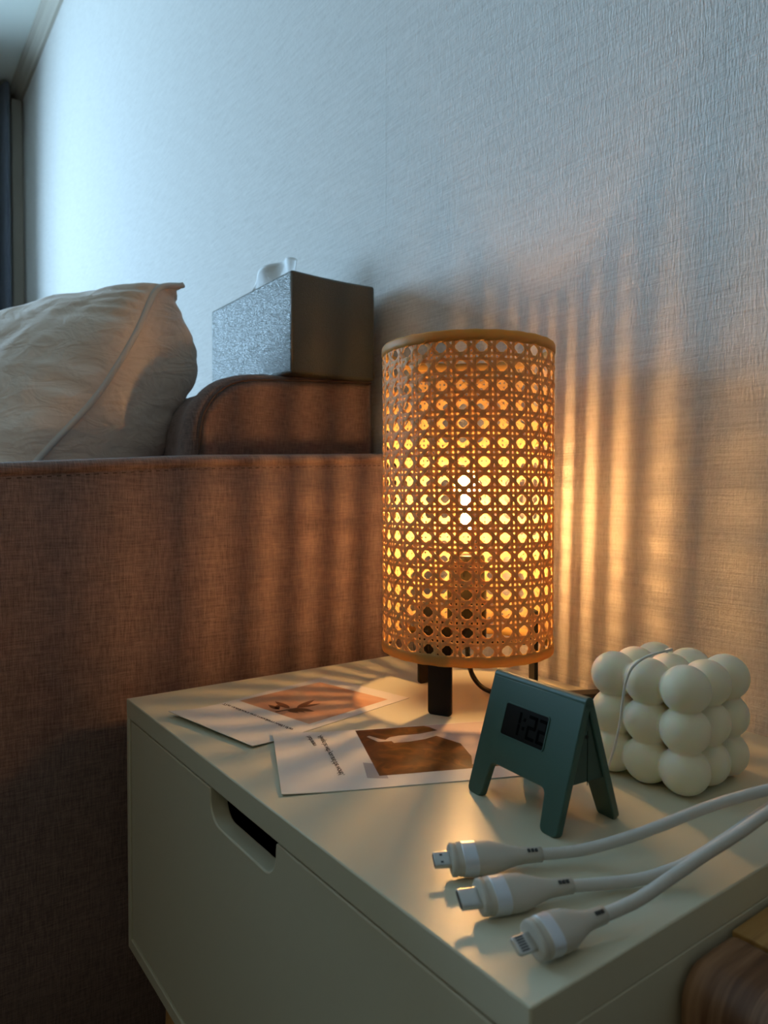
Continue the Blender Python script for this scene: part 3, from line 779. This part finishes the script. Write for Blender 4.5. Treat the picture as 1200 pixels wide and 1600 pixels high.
# ------------------------------------------------------------ charging cables
def sup(n, w_, h_, e=2.6):
    out = []
    for k in range(n):
        a = 2*PI*k/n; c, s = math.cos(a), math.sin(a)
        out.append((w_*math.copysign(abs(c)**(2/e), c), h_*math.copysign(abs(s)**(2/e), s)))
    return out
def cable(label, tip, col_, path, kind, roll, scale=1.0, rc=.0026):
    tip = Vector(tip); col_ = Vector(col_)
    neck_i = 2
    P_ = [Vector(p) for p in path]
    ax = (P_[0]-col_).normalized()
    root = empty('charging_cable', (col_.x, col_.y, ZT), label=label, cat='cable', group='white charging cables')
    side = ax.cross(Vector((0,0,1))).normalized(); up = side.cross(ax).normalized()
    rot = Matrix.Rotation(math.radians(roll), 3, ax); side = rot @ side; up = rot @ up
    def ring(d, w_, h_, e=2.6, n=28): return [col_+ax*d+side*x*scale+up*y*scale for x, y in sup(n, w_, h_, e)]
    Lb = (P_[0]-col_).length
    bm = bmesh.new()
    loft(bm, [ring(d*Lb, w_, h_) for d, w_, h_ in ((0,.0064,.0040),(.008,.0072,.0048),(.055,.0074,.0050),(.065,.0070,.0046),(.085,.0070,.0046),(.095,.0074,.0050),(.40,.0076,.0052),(.50,.0072,.0050),(.60,.0061,.0045),(.70,.0048,.0039),(.80,.0038,.0034),(.88,.0034,.0032),(1.0,.0032,.0031),(1.10,.0031,.0030))])
    obj('plug_body', bm, M['white_plastic'], root, local=False, smooth=True)
    bm = bmesh.new(); loft(bm, [ring(d*Lb, w_, h_) for d, w_, h_ in ((.13,.0070,.0046),(.135,.00765,.0052),(.30,.0078,.0053),(.305,.0072,.0048))])
    obj('collar_ring', bm, M['ring_metal'], root, local=False, smooth=False, bevel=.0002, ang=60)
    bm = bmesh.new()        # small embossed marks on the neck
    for k in range(3): obox(bm, col_+ax*(Lb*(.93+.045*k))+up*.0036*scale, ax, side, up, .0012, .0014, .0006)
    obj('neck_mark', bm, M['steel_dark'], root, local=False)
    dl = (tip-col_).length
    if kind == 'micro':
        bm = bmesh.new(); loft(bm, [ring(-d, w_, h_, 5) for d, w_, h_ in ((-.001,.0036,.0012),(dl,.0036,.0012))], cap=False)
        for r_ in (ring(0, .0036,.0012,5),): pass
        bm2 = bmesh.new(); loft(bm2, [ring(-d, .0036, .0013, 6) for d in (-.001, dl)]); bm.free()
        obj('metal_tip', bm2, M['steel'], root, local=False, bevel=.0002)
        bm = bmesh.new(); loft(bm, [ring(-d, .0030, .0009, 6) for d in (dl-.001, dl+.0001)]); obj('tip_opening', bm, M['steel_dark'], root, local=False)
        bm = bmesh.new()
        for s in (-1, 1): obox(bm, col_-ax*dl*.55+side*.0017*s+up*.0013, ax, side, up, .0012, .0008, .0003)
        obj('latch', bm, M['steel_dark'], root, local=False)
    elif kind == 'usbc':
        bm = bmesh.new(); loft(bm, [ring(-d, .0044, .00155, 3.2) for d in (-.001, dl)]); obj('metal_tip', bm, M['steel'], root, local=False, bevel=.0002)
        bm = bmesh.new(); loft(bm, [ring(-d, .0038, .0011, 3.2) for d in (dl-.002, dl+.0001)]); obj('tip_opening', bm, M['steel_dark'], root, local=False)
    else:
        bm = bmesh.new(); loft(bm, [ring(-d, w_, .0009, 4) for d, w_ in ((-.001,.0036),(dl*.9,.0036),(dl,.0030))]); obj('metal_tip', bm, M['steel'], root, local=False, bevel=.0002)
        bm = bmesh.new()
        for k in range(6): obox(bm, col_-ax*dl*.62+side*(-.0024+.00096*k)+up*.0009, ax, side, up, dl*.42, .0006, .0002)
        obj('contact', bm, M['steel_dark'], root, local=False)
    bm = bmesh.new(); tube(bm, catmull([P_[0]-ax*.002]+P_, 8), rc, 14); obj('cord', bm, M['white_braid'], root, local=False, smooth=True)
    return root
zc = .5262
cable('white braided cable ending in the small flat micro plug, farthest of the three plugs', (.3675,-.3124,.5275), (.3723,-.3067,.5275),
      [(.3895,-.2716,.5262),(.3991,-.2533,.5265),(.4078,-.2414,.5300),(.4155,-.2281,.5340),(.4233,-.2148,.5390),(.4320,-.2029,.5450),(.4409,-.1913,.5500),(.4498,-.1796,.5540),(.4607,-.1664,.5580),(.500,-.12,.566),(.56,-.06,.56)], 'micro', 30)
cable('white braided cable with the oval metal plug, middle one of the three', (.3973,-.3245,.5275), (.4020,-.3173,.5275),
      [(.4144,-.2804,.5255),(.4206,-.2629,.5238),(.4284,-.2468,.5240),(.4334,-.2355,.5260),(.4391,-.2251,.5300),(.4450,-.2070,.5370),(.4500,-.1809,.5450),(.4525,-.1451,.5490),(.470,-.10,.552),(.52,-.045,.545)], 'usbc', 30)
cable('white braided cable with the thin flat plug, nearest to the nightstand front corner', (.4303,-.3286,.5275), (.4343,-.3212,.5275),
      [(.4376,-.2880,.5262),(.4395,-.2790,.5268),(.4425,-.2668,.5290),(.4443,-.2474,.5325),(.4471,-.2281,.5370),(.4510,-.2086,.5420),(.4549,-.1879,.5480),(.4600,-.1606,.5530),(.478,-.115,.558),(.53,-.06,.552)], 'light', 30)

# ------------------------------------------------------------ rounded wooden block beside the nightstand
wb = empty('wooden_cabinet', (.60, -.13, 0), label='rounded walnut and light oak wooden cabinet against the right side of the nightstand', cat='cabinet')
yb, zt2, rr = -.2566, .5022, .016
def bprof(y_end):
    p = [(y_end, .0), (yb, .0)] if y_end > yb else []
    return p
front = [(yb, .02)] + [(yb, zt2-rr-.02)] + [(yb+rr-rr*math.cos(a), zt2-rr+rr*math.sin(a)) for a in rrange(0, PI/2, 10)]
pts = front + [(-.2155, zt2), (-.2155, .02)]
bm = bmesh.new(); extrude_poly(bm, [(.4522, y, z) for y, z in pts], Vector((.36,0,0)))
obj('walnut_front', bm, M['walnut'], wb, local=False, bevel=.004, seg=3, ang=50)
bm = bmesh.new(); box(bm, .4522, .8122, -.2152, -.014, .02, zt2)
obj('oak_top', bm, M['oak_light'], wb, local=False, bevel=.0006)
for x, y in ((.48,-.23),(.78,-.23),(.48,-.04),(.78,-.04)):
    bm = bmesh.new(); lathe(bm, [(.012,0),(.012,.021)], (x,y,0), 12); obj('foot', bm, M['black_plastic'], wb, local=False)
